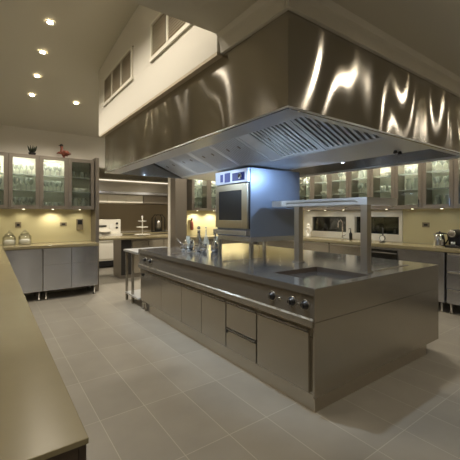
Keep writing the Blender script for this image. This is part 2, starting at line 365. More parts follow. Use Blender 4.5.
# combi oven on its stand
ov = thing('combi_oven', 'large steel combi oven with blue control panel raised above the island', 'oven', (2.98, 3.49, 1.181))
MB().box(2.57, 3.44, 3.13, 3.85, 1.182, 2.035).build('oven_body', 'oven_steel', ov, bevel=.004)
d = MB()
for (a0, a1, z0, z1) in ((3.145, 3.255, 1.285, 1.845), (3.765, 3.835, 1.285, 1.845), (3.255, 3.765, 1.285, 1.385), (3.255, 3.765, 1.765, 1.845)): d.box(2.53, 2.566, a0, a1, z0, z1)
dr = d.build('oven_door', 'ovenframe', ov, bevel=.003)
MB().box(2.54, 2.56, 3.25, 3.77, 1.38, 1.77).build('door_window', 'black', dr)
MB().box(2.555, 2.569, 3.135, 3.145, 1.28, 1.85).build('door_seal', 'black', ov)
MB().box(2.515, 2.545, 3.80, 3.825, 1.48, 1.66).build('door_handle', 'chrome', dr, bevel=.006)
cp = MB().box(2.535, 2.568, 3.14, 3.845, 1.858, 2.03).build('control_panel', 'paleblue', ov, bevel=.003)
for y0, y1, z0, z1 in ((3.66, 3.72, 1.89, 1.99), (3.50, 3.62, 1.88, 2.0), (3.20, 3.45, 1.885, 1.985)): MB().box(2.531, 2.534, y0, y1, z0, z1).build('display', 'blue', cp)
MB().lathe(2.53, 3.27, 1.935, [(.036, 0), (.036, -.02), (.028, -.026)], 20, 'x').build('dial', 'chrome', cp)
MB().box(2.50, 2.57, 3.13, 3.85, 1.20, 1.262).build('drip_tray', 'blue_steel', ov, bevel=.005)
os_ = thing('oven_stand', 'low steel stand with legs carrying the combi oven on the island', 'stand', (2.98, 3.49, IT+.001))
b = MB(); b.box(2.58, 3.44, 3.13, 3.17, 1.12, 1.18); b.box(2.58, 3.44, 3.81, 3.85, 1.12, 1.18); b.box(2.58, 2.62, 3.17, 3.81, 1.12, 1.18); b.box(3.40, 3.44, 3.17, 3.81, 1.12, 1.18); b.build('stand_frame', 'blue_steel', os_)
for x in (2.58, 3.40):
    for y in (3.13, 3.81): MB().box(x, x+.04, y, y+.04, IT+.001, 1.12).build('leg', 'steel', os_)

# ---------------------------------------------------------------- extractor hood
HX0, HX1, HY0, HY1, HZ0, HZ1 = 1.348, 4.04, 1.313, 4.905, 2.05, 2.588
hd = thing('extractor_hood', 'huge brushed steel extractor hood hanging over the island', 'extractor hood', (2.7, 3.1, HZ0))
b = MB(); t_ = .02
b.box(HX0, HX0+t_, HY0, HY1, HZ0, HZ1); b.box(HX1-t_, HX1, HY0, HY1, HZ0, HZ1)
b.box(HX0+t_, HX1-t_, HY0, HY0+t_, HZ0, HZ1); b.box(HX0+t_, HX1-t_, HY1-t_, HY1, HZ0, HZ1)
b.build('canopy', 'hood', hd)
MB().box(HX0+t_, HX1-t_, HY0+t_, HY1-t_, HZ1-.02, HZ1).build('canopy_top', 'hood_in', hd)
b = MB(); L = .20
b.box(HX0+t_, HX0+L, HY0+t_, HY1-t_, HZ0, HZ0+.02); b.box(HX1-L*.4, HX1-t_, HY0+t_, HY1-t_, HZ0, HZ0+.02)
b.box(HX0+L, HX1-L*.4, HY0+t_, HY0+.07, HZ0, HZ0+.02)
b.build('gutter', 'hood_in', hd)
b = MB()
b.tube([(HX0-.001, HY0-.001, HZ0+.004), (HX0-.001, HY1, HZ0+.004)], .006, 8); b.tube([(HX0-.001, HY0-.001, HZ0+.004), (HX1, HY0-.001, HZ0+.004)], .006, 8)
b.build('rolled_edge', 'hood_in', hd)
# V shaped plenum
PX0, PX1, PZ = 2.56, 3.26, 2.055
b = MB(); b.box(PX0, PX1, HY0+.075, HY1-t_, PZ, PZ+.03); b.build('plenum_floor', 'hood_in', hd)
def slope_filter(y0, y1, pitch, lighter, side=-1):
    # local frame: u along slope from bottom (PX0,PZ) to top (1.60,2.46)
    A = Vector((PX0 if side < 0 else PX1, 0, PZ+.01)); B = Vector((1.60 if side < 0 else 3.92, 0, 2.46))
    d = (B-A); Ln = d.length; d.normalize(); n = Vector((d.z*side, 0, -d.x*side)); n = n if n.z < 0 else -n
    bb = MB()
    def slab(u0, u1, a, c, h0, h1):
        ps = []
        for u in (u0, u1):
            for y in (a, c):
                for h in (h0, h1):
                    p = A+d*u+n*h; ps.append(bb.bm.verts.new((p.x, y, p.z)))
        for f in ((0, 1, 3, 2), (4, 6, 7, 5), (0, 4, 5, 1), (2, 3, 7, 6), (0, 2, 6, 4), (1, 5, 7, 3)): bb.bm.faces.new([ps[i] for i in f])
    slab(0, .035, y0, y1, -.01, .012); slab(Ln-.04, Ln, y0, y1, -.01, .012)
    slab(.035, Ln-.04, y0, y0+.025, -.01, .012); slab(.035, Ln-.04, y1-.025, y1, -.01, .012)
    y = y0+.03
    while y < y1-.03:
        slab(.035, Ln-.04, y, y+pitch*.52, -.006, .010); y += pitch
    f = bb.build('baffle_filter', 'hood_in', hd)
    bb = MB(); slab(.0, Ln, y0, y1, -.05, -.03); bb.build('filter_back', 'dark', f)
    for yy in ((y0*.7+y1*.3), (y0*.3+y1*.7)):
        bb = MB(); slab(Ln*.33, Ln*.33+.045, yy-.008, yy+.008, .012, .02); bb.build('handle', 'frame', f)
for y0, y1, p, l in ((1.40, 1.99, .052, False), (2.0, 2.59, .052, False), (2.74, 3.26, .036, False), (3.27, 3.79, .03, True), (3.80, 4.32, .03, True), (4.33, 4.85, .03, True)):
    slope_filter(y0, y1, p, l)
    slope_filter(y0, y1, p, l, 1)
def slopepanel(y0, y1):
    b = MB(); b.prism([(PX0, PZ+.005), (1.60, 2.455), (1.60, 2.475), (PX0, PZ+.025)], 'y', y0, y1); b.build('divider_panel', 'hood_in', hd)
slopepanel(2.59, 2.74)
# hood lamps
for (p, q, tg, pw, ang) in (((3.23, 2.30, 2.045), (3.23, 2.30, 2.056), (2.92, 3.13, 1.58), 60, 84), ((1.60, 4.62, 2.20), (1.40, 4.62, 2.20), (1.62, 4.885, 2.12), 14, 100), ((1.62, 4.2, 2.20), (1.40, 4.2, 2.20), (2.8, 4.1, .9), 70, 110), ((1.62, 2.1, 2.20), (1.40, 2.1, 2.20), (2.8, 2.4, .9), 60, 110)):
    MB().tube([q, p], .012, 8).build('lamp_bracket', 'hood_in', hd)
    MB().tube([(p[0], p[1], p[2]+.03), (p[0], p[1], p[2]-.004)], .03, 14).build('lamp_head', 'hood_in', hd)
    MB().lathe(p[0], p[1], p[2]-.008, [(.012 if ang == 84 else .024, 0), (.012 if ang == 84 else .024, .003)], 14).build('lamp_lens', 'coollamp', hd)
    spot('hood_beam', (p[0], p[1], p[2]-.02), tg, pw, COOL if ang == 84 else (.66, .82, 1.0), ang, 1 if ang == 84 else .4, .025, hd)
l = MB().box(1.49, 1.53, 1.5, 4.82, HZ0+.021, HZ0+.035).build('lamp_tube', 'coollamp', hd)
l = MB().box(3.20, 3.24, 1.6, 4.8, PZ+.031, PZ+.045).build('lamp_tube', 'coollamp', hd)
for x in (3.38, 3.46):
    MB().lathe(x-.3, 1.62, PZ-.03, [(.012, 0), (.02, .006), (.02, .012), (.012, .03)], 10).build('sprinkler_nozzle', 'dark', hd)

# ---------------------------------------------------------------- vents on the bulkhead
def vent(y1, label):
    W, n = 1.09, 3; y0 = y1-W
    t = thing('vent_grille', label, 'vent', (1.30, (y0+y1)/2, 2.975))
    b = MB(); z0, z1 = 2.985, 3.30; x1 = 1.299
    b.box(x1-.018, x1, y0-.03, y1+.03, z0-.035, z0); b.box(x1-.018, x1, y0-.03, y1+.03, z1, z1+.02)
    for i in range(n+1):
        yy = y0+i*W/n; b.box(x1-.018, x1, yy-.016, yy+.016, z0, z1)
    b.build('frame', 'white', t)
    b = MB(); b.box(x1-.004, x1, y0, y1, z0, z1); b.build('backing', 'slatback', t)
    for i in range(n):
        b = MB(); a = y0+i*W/n+.017; c = y0+(i+1)*W/n-.017; k = 12
        for j in range(k):
            z = z0+(j+.5)*(z1-z0)/k; b.prism([(x1-.014, z-.009), (x1-.012, z-.010), (x1-.005, z+.007), (x1-.007, z+.008)], 'y', a, c)
        b.build('louvre', 'slat', t)
vent(4.73, 'brown louvred vent grille at the far end of the white bulkhead')
vent(3.09, 'brown louvred vent grille partly hidden by the low ceiling edge')

# ---------------------------------------------------------------- counters and base cabinets
CZ = .94
tag(MB().box(-.60, .187, .81, 7.03, CZ-.014, CZ).build('stone_worktop', 'stone', origin=(-.2, 3.9, CZ-.014), bevel=.002), 'long yellow stone worktop running from the near left corner to the back', 'worktop')
fc = thing('base_cabinet', 'dark-ended base cabinet under the near left stone worktop', 'cabinet', (-.2, 3.6, 0))
MB().box(-.598, .165, .815, 6.35, .10, CZ-.0145).build('body', 'wood_dark', fc)
MB().box(-.58, .11, .88, 6.35, 0, .10).build('plinth', 'dark', fc)
for i in range(9):
    MB().box(.166, .184, .82+i*.61, 1.42+i*.61, .12, .92).build('door', 'wood_dark', fc, bevel=.002)
tag(MB().box(.189, 1.655, 6.40, 7.035, CZ-.05, CZ).build('stone_worktop', 'stone', origin=(.9, 6.7, CZ-.05), bevel=.004), 'yellow stone worktop along the back wall under the left glass cabinets', 'worktop')
def base_unit(x0, x1, label, split=False):
    t = thing('base_cabinet', label, 'cabinet', ((x0+x1)/2, 6.72, 0))
    MB().box(x0, x1, 6.45, 7.03, .16, .889).build('body', 'steel', t)
    m = (x0+x1)/2
    for a, c in (((x0, m), (m, x1)) if split else ((x0, x1),)):
        d = MB().box(a+.003, c-.003, 6.43, 6.449, .165, .885).build('door', 'blue_steel', t, bevel=.003)
        if split: MB().box(a+.004, c-.004, 6.428, 6.4299, .60, .603).build('door_seam', 'frame', d)
    for x in (x0+.05, x1-.05):
        for y in (6.5, 6.95): MB().lathe(x, y, 0, [(.025, 0), (.025, .02), (.018, .025), (.018, .16)], 12).build('leg', 'steel', t)
base_unit(.192, .745, 'single-door steel base cabinet in the left corner of the back wall')
base_unit(.75, 1.64, 'two-door steel base cabinet on legs at the left of the passage', True)
# end panel by the opening
tag(MB().box(1.66, 1.725, 6.68, 7.045, 0, 2.55).build('end_panel', 'frame', origin=(1.69, 6.9, 0)), 'tall narrow grey panel at the left edge of the passage', 'panel')
tag(MB().box(3.40, 3.70, 6.80, 7.045, 0, 2.9).build('column', 'frame', origin=(3.55, 6.9, 0), bevel=.01), 'tall grey steel-clad column at the right edge of the passage', 'column')

# right side
RZ = .96
tag(MB().box(5.45, 6.07, -1.0, 7.03, RZ-.055, RZ).build('stone_worktop', 'stone', origin=(5.8, 3, RZ-.055), bevel=.004), 'long stone worktop under the window along the right wall', 'worktop')
tag(MB().box(3.72, 5.449, 6.42, 7.03, RZ-.055, RZ).build('stone_worktop', 'stone', origin=(4.6, 6.7, RZ-.055), bevel=.004), 'stone worktop along the back wall right of the passage', 'worktop')
def right_unit(y0, y1, label, kind, mat):
    t = thing('base_cabinet', label, 'cabinet', (5.8, (y0+y1)/2, 0))
    MB().box(5.50, 6.08, y0, y1, .15, .904).build('body', mat, t)
    if kind == 'drawers':
        for z0, z1 in ((.155, .37), (.375, .63), (.635, .90)):
            d = MB().box(5.48, 5.499, y0+.004, y1-.004, z0, z1).build('drawer', mat, t, bevel=.003)
            MB().prism([(5.48, z1-.03), (5.465, z1-.012), (5.465, z1-.006), (5.48, z1-.006)], 'y', y0+.02, y1-.02).build('handle', 'steel', d)
    elif kind == 'shelf':
        MB().box(5.49, 5.499, y0+.02, y1-.02, .18, .86).build('dark_front', 'black', t)
        MB().box(5.47, 5.489, y0+.02, y1-.02, .80, .82).build('handle', 'blue_steel', t)
    else:
        d = MB().box(5.48, 5.499, y0+.004, y1-.004, .155, .90).build('door', mat, t, bevel=.003)
        MB().lathe(5.48, y1-.06, .85, [(.012, 0), (.012, -.012)], 12, 'x').build('door_lock', 'chrome', d)
    for y in (y0+.05, y1-.05):
        for x in (5.53, 6.02): MB().lathe(x, y, 0, [(.026, 0), (.026, .02), (.018, .025), (.018, .15)], 12).build('leg', 'steel', t)
right_unit(-.2, .6, 'steel base cabinet under the right worktop, nearest to the camera', 'door', 'blue_steel')
right_unit(.61, 1.41, 'steel door base cabinet next to the drawer unit, outside the island end', 'door', 'blue_steel')
right_unit(1.42, 2.12, 'steel three-drawer unit below the coffee machine', 'drawers', 'blue_steel')
right_unit(2.15, 2.83, 'single-door steel base cabinet below the kettle', 'door', 'blue_steel')
right_unit(2.84, 3.48, 'black-fronted dishwasher with a steel handle under the right worktop', 'shelf', 'blue_steel')
for i, s in enumerate(('just left of the dishwasher', 'below the sink tap', 'below the white ornament', 'nearest the back right corner')):
    right_unit(3.49+i*.73, 4.21+i*.73, 'dark drawer unit under the right worktop, '+s, 'drawers', 'body')
for i, s in enumerate(('beside the column', 'halfway along', 'at the right corner')):
    x0 = 3.74+i*.56
    t = thing('base_cabinet', 'steel base cabinet under the back worktop right of the passage, '+s, 'cabinet', (x0+.27, 6.75, 0))
    MB().box(x0, x0+.55, 6.47, 7.03, .12, .904).build('body', 'body', t); MB().box(x0+.004, x0+.546, 6.45, 6.469, .13, .90).build('door', 'body', t, bevel=.003)
    MB().box(x0+.02, x0+.53, 6.52, 7.0, 0, .12).build('plinth', 'dark', t)

# ---------------------------------------------------------------- glass fronted wall cabinets
UZ0, UZ1, UW = 1.56, 2.50, .458
def wall_cab(axis, a0, fr, label, group, under=14, W=UW, lit=True):
    """axis 'x': runs along x on the back wall, front at y=fr; 'y': runs along y on the right wall, front at x=fr. Built from generic box mapping."""
    D = .33
    if axis == 'x':
        root = thing('glass_cabinet', label, 'wall cabinet', (a0+W/2, fr+D/2, UZ0), group)
        bx = lambda m, u0, u1, d0, d1, z0, z1: m.box(a0+u0, a0+u1, fr+d0, fr+d1, z0, z1)
    else:
        root = thing('glass_cabinet', label, 'wall cabinet', (fr+D/2, a0+W/2, UZ0), group)
        bx = lambda m, u0, u1, d0, d1, z0, z1: m.box(fr+d0, fr+d1, a0+u0, a0+u1, z0, z1)
    b = MB(); bx(b, .001, .018, .021, D, UZ0, UZ1); bx(b, W-.018, W-.001, .021, D, UZ0, UZ1); bx(b, .018, W-.018, .021, D, UZ0, UZ0+.018); bx(b, .018, W-.018, .021, D, UZ1-.018, UZ1)
    b.build('carcass', 'frame', root)
    b = MB(); bx(b, .018, W-.018, D-.012, D, UZ0+.018, UZ1-.018); b.build('back_panel', 'cab_in', root)
    fw = .062
    b = MB(); bx(b, .002, fw, 0, .02, UZ0, UZ1); bx(b, W-fw, W-.002, 0, .02, UZ0, UZ1); bx(b, fw, W-fw, 0, .02, UZ0, UZ0+fw); bx(b, fw, W-fw, 0, .02, UZ1-fw, UZ1)
    d = b.build('door', 'frame', root)
    b = MB(); bx(b, fw, W-fw, .007, .012, UZ0+fw, UZ1-fw); b.build('glass_pane', 'pane', d)
    b = MB(); bx(b, fw-.02, fw-.008, -.018, -.001, UZ0+.03, UZ0+.15); b.build('handle', 'chrome', d)
    for z in (UZ0+.32, UZ0+.60):
        b = MB(); bx(b, .019, W-.019, .05, D-.013, z, z+.008); b.build('shelf', 'glass', root)
    b = MB(); bx(b, .04, W-.04, .03, .06, UZ1-.030, UZ1-.0185); b.build('lamp_strip', 'striplamp' if lit else 'ceramic', root)
    if under:
        px, py = (a0+W/2, fr+.16) if axis == 'x' else (fr+.16, a0+W/2)
        MB().lathe(px, py, UZ0-.008, [(.012, 0), (.02, .007)], 14).build('under_lamp', 'ucl', root)
        spot('under_beam', (px, py, UZ0-.02), (px+(0 if axis == 'x' else .12), py+(.12 if axis == 'x' else 0), 0), under, SOFT, 150, .6, .03, root)
    return root
lw = ['at the left edge of the photo', 'left of the plant-topped gap, second from the left edge', 'under the red bird figurine', 'next to the tall panel by the passage']
lw = ['cut by the left edge of the photo', 'with the dark plant pot on top', 'with the red figurine on top', 'beside the tall panel at the passage']
LX = [-.19, .27, .728, 1.186]
for x, s in zip(LX, lw): wall_cab('x', x, 6.70, 'glass-door wall cabinet left of the passage, '+s, 'glass cabinets left of the passage', 9 if x == LX[2] else 2.5, lit=x != LX[3])
RY = [1.67+.46*i for i in range(11)]
for i, y in enumerate(RY):
    s = ['directly above the coffee machine', 'above the kettle', 'above the wall socket', 'above the right end of the window', 'third from the left end of the window', 'above the soap dispenser', 'above the sink tap', 'above the left end of the window', 'behind the oven, first left of the window', 'behind the oven, second left of the window', 'in the far right corner behind the oven'][i]
    wall_cab('y', y, 5.76, 'glass-door cabinet on the right wall, '+s, 'glass cabinets along the right wall', .458)
t = thing('wall_cabinet', 'solid brown-grey wall cabinet door at the right edge of the photo', 'wall cabinet', (5.92, 1.44, UZ0))
MB().box(5.78, 6.09, 1.21, 1.668, UZ0, UZ1).build('body', 'frame', t); MB().box(5.76, 5.779, 1.213, 1.665, UZ0, UZ1).build('door', 'frame', t, bevel=.003)
BX = [3.78+.46*i for i in range(4)]
for i, x in enumerate(BX):
    s = ['nearest the column', 'second from the column', 'just left of the oven', 'hidden behind the oven'][i]
    wall_cab('x', x, 6.70, 'glass-door cabinet on the back wall, '+s, 'glass cabinets right of the passage')

# ---------------------------------------------------------------- glassware in the cabinets
def wine_glass(label, loc):
    o = MB().lathe(0, 0, 0, [(.030, 0), (.030, .003), (.005, .008), (.004, .075), (.018, .09), (.034, .12), (.036, .15), (.030, .19), (.028, .19), (.034, .15), (.032, .122), (.002, .092)], 14, cap=False).build('wine_glass', 'glass')
    o.location = loc; return tag(o, label, 'glass')
def tumbler(label, loc):
    o = MB().lathe(0, 0, 0, [(.026, 0), (.034, .11), (.032, .11), (.025, .006)], 14, cap=True).build('tumbler', 'glass')
    o.location = loc; return tag(o, label, 'glass')
def bowl(label, loc, mat='ceramic'):
    o = MB().lathe(0, 0, 0, [(.035, 0), (.04, .008), (.075, .05), (.085, .08), (.081, .08), (.07, .05), (.03, .012)], 18, cap=True).build('bowl', mat)
    o.location = loc; return tag(o, label, 'bowl')
def jug(label, loc):
    t = thing('jug', label, 'jug', loc)
    MB().lathe(loc[0], loc[1], loc[2], [(.04, 0), (.055, .04), (.055, .10), (.035, .16), (.045, .20), (.042, .20), (.032, .16), (.05, .10)], 16, cap=False).build('jug_body', 'glass', t)
    MB().tube([(loc[0]+.04, loc[1], loc[2]+.18), (loc[0]+.085, loc[1], loc[2]+.15), (loc[0]+.08, loc[1], loc[2]+.08), (loc[0]+.052, loc[1], loc[2]+.06)], .005, 8).build('handle', 'glass', t)
    return t
g0 = wine_glass('x', (0, 0, 0)); t0 = tumbler('x', (0, 0, 0)); b0 = bowl('x', (0, 0, 0)); j0 = jug('x', (0, 0, 0))
first = {id(g0): True}
used = set()
def put(proto, loc, label, group, sc=None):
    if proto.name not in used:
        used.add(proto.name); proto.location = loc; proto['label'] = label; proto['group'] = group
        if sc: proto.scale = sc
        return proto
    return dup(proto, loc, label, group, 0, sc)
shz = (UZ0+.0185, UZ0+.3285, UZ0+.6085); shn = ('bottom', 'middle', 'top')
def fill(axis, a0, fr, where, plan):
    for si, (kind, n) in enumerate(plan):
        for k in range(n):
            u = a0+.075+(UW-.15)*(k+.5)/n; dd = fr+.15+.05*(k % 2)
            loc = (u, dd, shz[si]) if axis == 'x' else (dd, u, shz[si])
            pr_, nm, sc = {'w': (g0, 'stemmed wine glass', None), 't': (t0, 'clear tumbler', None), 'b': (b0, 'white bowl', None), 'j': (j0, 'clear glass jug', None), 'W': (g0, 'tall stemmed glass', (1.15, 1.15, 1.2))}[kind]
            if kind == 'b': sc = (.8, .8, .9)
            put(pr_, loc, nm+' on the '+shn[si]+' shelf, cabinet '+where, nm+'s on the '+shn[si]+' shelf of the cabinet '+where, sc)
fill('x', LX[0], 6.70, lw[0], (('t', 3), ('w', 4), ('t', 3)))
fill('x', LX[1], 6.70, lw[1], (('w', 5), ('W', 4), ('w', 5)))
fill('x', LX[2], 6.70, lw[2], (('t', 4), ('w', 5), ('W', 4)))
fill('x', LX[3], 6.70, lw[3], (('j', 2), ('b', 2), ('t', 4)))
rw = ['above the coffee machine', 'above the kettle', 'above the wall socket', 'above the right end of the window', 'over the middle of the window', 'above the soap dispenser', 'above the sink tap', 'above the left end of the window']
rp = [(('t', 4), ('b', 2), ('j', 1)), (('j', 2), ('w', 4), ('W', 3)), (('b', 2), ('j', 2), ('t', 4)), (('w', 4), ('t', 4), ('b', 2)), (('b', 2), ('w', 4), ('j', 2)), (('j', 2), ('t', 4), ('w', 4)), (('t', 4), ('b', 2), ('w', 4)), (('w', 4), ('j', 1), ('t', 3))]
for i in range(8): fill('y', RY[i], 5.76, rw[i], rp[i])
fill('x', BX[0], 6.70, 'nearest the column', (('w', 4), ('j', 2), ('t', 3)))
fill('x', BX[1], 6.70, 'second from the column', (('t', 4), ('w', 4), ('b', 2)))

# ---------------------------------------------------------------- small things, left counter and cabinet tops
def jar(loc, r, h, label):
    t = thing('storage_jar', label, 'jar', loc)
    x, y, z = loc
    MB().lathe(x, y, z, [(r*.9, 0), (r, .01), (r, h*.55), (r*.6, h*.72), (r*.58, h*.74), (r*.9, h*.5), (r*.92, .01)], 20, cap=False).build('jar_body', 'jarglass', t)
    MB().lathe(x, y, z, [(r*.85, .004), (r*.86, h*.30), (r*.4, h*.36)], 18).build('contents', 'flour', t)
    l = MB().lathe(x, y, z, [(r*.66, h*.74), (r*.62, h*.78), (r*.3, h*.88), (r*.08, h*.90)], 18).build('lid', 'jarglass', t)
    MB().sphere((x, y, z+h*.95), r*.18).build('knob', 'jarglass', l)
jar((.29, 6.86, CZ+.001), .10, .24, 'lidded glass jar of white powder, at the left edge of the photo')
jar((.52, 6.86, CZ+.001), .10, .26, 'lidded glass jar of white powder under the first wall socket')
def socket(loc, w_, h_, label, ax='y', m='socket'):
    x, y, z = loc
    t = thing('wall_socket', label, 'socket', loc)
    if ax == 'y':
        MB().box(x-w_/2, x+w_/2, y-.010, y-.001, z-h_/2, z+h_/2).build('plate', m, t, bevel=.002); MB().box(x-w_/4, x+w_/4, y-.014, y-.010, z-h_/5, z+h_/5).build('insert', 'black', t)
    else:
        MB().box(x-.010, x-.001, y-w_/2, y+w_/2, z-h_/2, z+h_/2).build('plate', m, t, bevel=.002); MB().box(x-.014, x-.010, y-w_/4, y+w_/4, z-h_/5, z+h_/5).build('insert', 'black', t)
socket((.43, YB-.012, 1.28), .09, .10, 'dark wall socket above the two glass jars')
socket((1.16, YB-.012, 1.28), .12, .07, 'pale grey wall socket in the middle of the left backsplash')
t = thing('wall_intercom', 'dark rectangular wall phone panel near the passage', 'intercom', (1.45, YB-.013, 1.27))
MB().box(1.39, 1.51, YB-.043, YB-.014, 1.16, 1.38).build('case', 'socket', t, bevel=.006); MB().box(1.41, 1.49, YB-.048, YB-.043, 1.27, 1.36).build('screen', 'black', t)
# plant pot on cabinet
t = thing('potted_plant', 'small dark potted plant with upright leaves on top of a left wall cabinet', 'plant', (.63, 6.86, UZ1+.001))
MB().lathe(.63, 6.86, UZ1+.001, [(.045, 0), (.06, .05), (.062, .055), (.05, .055)], 16).build('pot', 'black', t)
b = MB()
for k in range(9):
    a = k*2.4; b.tube([(.63+.02*math.cos(a), 6.86+.02*math.sin(a), UZ1+.05), (.63+.05*math.cos(a), 6.86+.05*math.sin(a), UZ1+.11), (.63+.075*math.cos(a), 6.86+.075*math.sin(a), UZ1+.18)], .01, 6, [.012, .016, .003])
b.build('leaves', 'leafdark', t)
# rooster figurine
t = thing('bird_figurine', 'reddish bird-shaped figurine on top of a left wall cabinet', 'figurine', (1.14, 6.86, UZ1+.001))
z = UZ1
MB().lathe(1.14, 6.86, z+.001, [(.05, 0), (.05, .012), (.02, .02), (.02, .05)], 14).build('base', 'red', t)
b = MB(); b.tube([(1.26, 6.86, z+.10), (1.20, 6.86, z+.115), (1.14, 6.86, z+.10), (1.11, 6.86, z+.14), (1.105, 6.86, z+.19), (1.10, 6.86, z+.235)], .03, 12, [.008, .05, .065, .04, .022, .026]); b.build('bird_body', 'red', t)
b = MB(); b.sphere((1.10, 6.86, z+.245), .03); b.tube([(1.08, 6.86, z+.245), (1.045, 6.86, z+.235)], .01, 8, [.01, .002]); b.build('head', 'black', t)
for s in (-1, 1):
    MB().tube([(1.13, 6.86+s*.05, z+.13), (1.17, 6.86+s*.085, z+.11), (1.22, 6.86+s*.10, z+.07)], .02, 8, [.02, .028, .006]).build('wing', 'red', t)
MB().tube([(1.12, 6.86, z+.10), (1.06, 6.86, z+.11), (1.02, 6.86, z+.09)], .02, 8, [.03, .02, .006]).build('tail', 'red', t)

# ---------------------------------------------------------------- right counter things
t = thing('kettle', 'shiny steel electric kettle with a black handle on the right worktop', 'kettle', (5.72, 2.31, RZ+.001))
x, y, z = 5.72, 2.31, RZ+.001
MB().lathe(x, y, z, [(.08, 0), (.085, .02), (.083, .03), (.078, .10), (.062, .19), (.055, .20)], 24).build('kettle_body', 'chrome', t)
MB().lathe(x, y, z, [(.055, .201), (.05, .215), (.012, .225), (.012, .24)], 18).build('lid', 'black', t)
MB().tube([(x, y-.05, z+.21), (x, y-.115, z+.20), (x, y-.125, z+.12), (x, y-.085, z+.05)], .011, 8).build('handle', 'black', t)
MB().tube([(x, y+.05, z+.16), (x, y+.085, z+.195)], .014, 8, [.022, .010]).build('spout', 'chrome', t)
t = thing('coffee_machine', 'black coffee machine with a rounded top at the right edge on the worktop', 'coffee machine', (5.75, 2.11, RZ+.001))
MB().box(5.62, 5.90, 2.01, 2.20, RZ+.001, RZ+.03).build('base', 'black', t, bevel=.006)
MB().box(5.74, 5.90, 2.01, 2.20, RZ+.03, RZ+.20).build('machine_body', 'black', t, bevel=.02)
MB().lathe(5.62, 2.105, RZ+.215, [(.03, 0), (.055, .008), (.06, .02), (.06, .26), (.05, .28)], 20, 'x').build('brew_head', 'black', t)
MB().lathe(5.615, 2.105, RZ+.215, [(.05, 0), (.055, .004), (.05, .008)], 20, 'x').build('chrome_ring', 'chrome', t)
MB().lathe(5.68, 2.105, RZ+.031, [(.03, 0), (.035, .06), (.033, .06), (.028, .004)], 16).build('cup', 'blue_steel', t)
MB().lathe(5.82, 1.955, RZ+.001, [(.05, 0), (.05, .18), (.047, .19)], 16).build('water_tank', 'glass', t)
socket((XR-.012, 2.67, 1.285), .12, .085, 'dark double wall socket between the window and the kettle', 'x')
# sink tap
t = thing('sink_tap', 'tall curved chrome sink tap in front of the window', 'tap', (5.75, 4.10, RZ+.001))
MB().lathe(5.75, 4.10, RZ+.001, [(.03, 0), (.03, .02), (.018, .03), (.016, .08)], 14).build('tap_base', 'chrome', t)
MB().tube([(5.75, 4.10, RZ+.06)]+[(5.75-.07+.07*math.cos(a), 4.10, RZ+.32+.07*math.sin(a)) for a in [PI*i/8 for i in range(9)]]+[(5.61, 4.10, RZ+.25)], .011, 10).build('spout', 'chrome', t)
MB().tube([(5.75, 4.10, RZ+.07), (5.75, 4.03, RZ+.10)], .008, 8).build('lever', 'chrome', t)
t = thing('soap_dispenser', 'dark tall soap dispenser beside the sink tap', 'soap dispenser', (5.85, 3.98, RZ+.001))
MB().lathe(5.85, 3.98, RZ+.001, [(.03, 0), (.032, .12), (.014, .15), (.010, .20)], 14).build('bottle', 'black', t)
MB().tube([(5.85, 3.98, RZ+.20), (5.85, 3.98, RZ+.225), (5.79, 3.98, RZ+.22)], .007, 8).build('pump', 'black', t)
t = thing('ornament', 'white ring-shaped ornament on a round foot left of the window', 'ornament', (5.85, 5.06, RZ+.001))
MB().lathe(5.85, 5.06, RZ+.001, [(.05, 0), (.06, .03), (.03, .06), (.02, .07)], 16).build('foot', 'ceramic', t)
MB().tube([(5.85, 5.06+.065*math.cos(a), RZ+.14+.075*math.sin(a)) for a in [2*PI*i/20 for i in range(21)]], .024, 10).build('ring', 'ceramic', t)
MB().sphere((5.85, 5.06, RZ+.265), .035).build('finial', 'ceramic', t)
t = thing('kitchen_scale', 'dark upright kitchen scale with a white round dial on the right worktop', 'scale', (5.75, 3.26, RZ+.001))
MB().box(5.70, 5.80, 3.23, 3.29, RZ+.001, RZ+.02).build('base', 'black', t)
MB().tube([(5.76, 3.26, RZ+.02), (5.76, 3.26, RZ+.26)], .012, 8).build('stem', 'black', t)
MB().lathe(5.735, 3.26, RZ+.075, [(.045, 0), (.045, .02)], 20, 'x').build('dial', 'ceramic', t)
MB().lathe(5.732, 3.26, RZ+.075, [(.053, .002), (.053, .026), (.046, .026), (.046, .002)], 20, 'x', cap=False).build('dial_ring', 'black', t)

# back splash red object by column
t = thing('fire_extinguisher', 'small red and black canister hung on the yellow wall beside the column', 'fire extinguisher', (3.95, 6.98, 1.15))
MB().lathe(3.93, 6.98, 1.10, [(.035, 0), (.04, .02), (.04, .18), (.015, .22)], 14).build('cylinder', 'red', t)
MB().lathe(3.93, 6.98, 1.32, [(.02, 0), (.02, .04), (.03, .05), (.03, .06)], 10).build('valve', 'black', t)

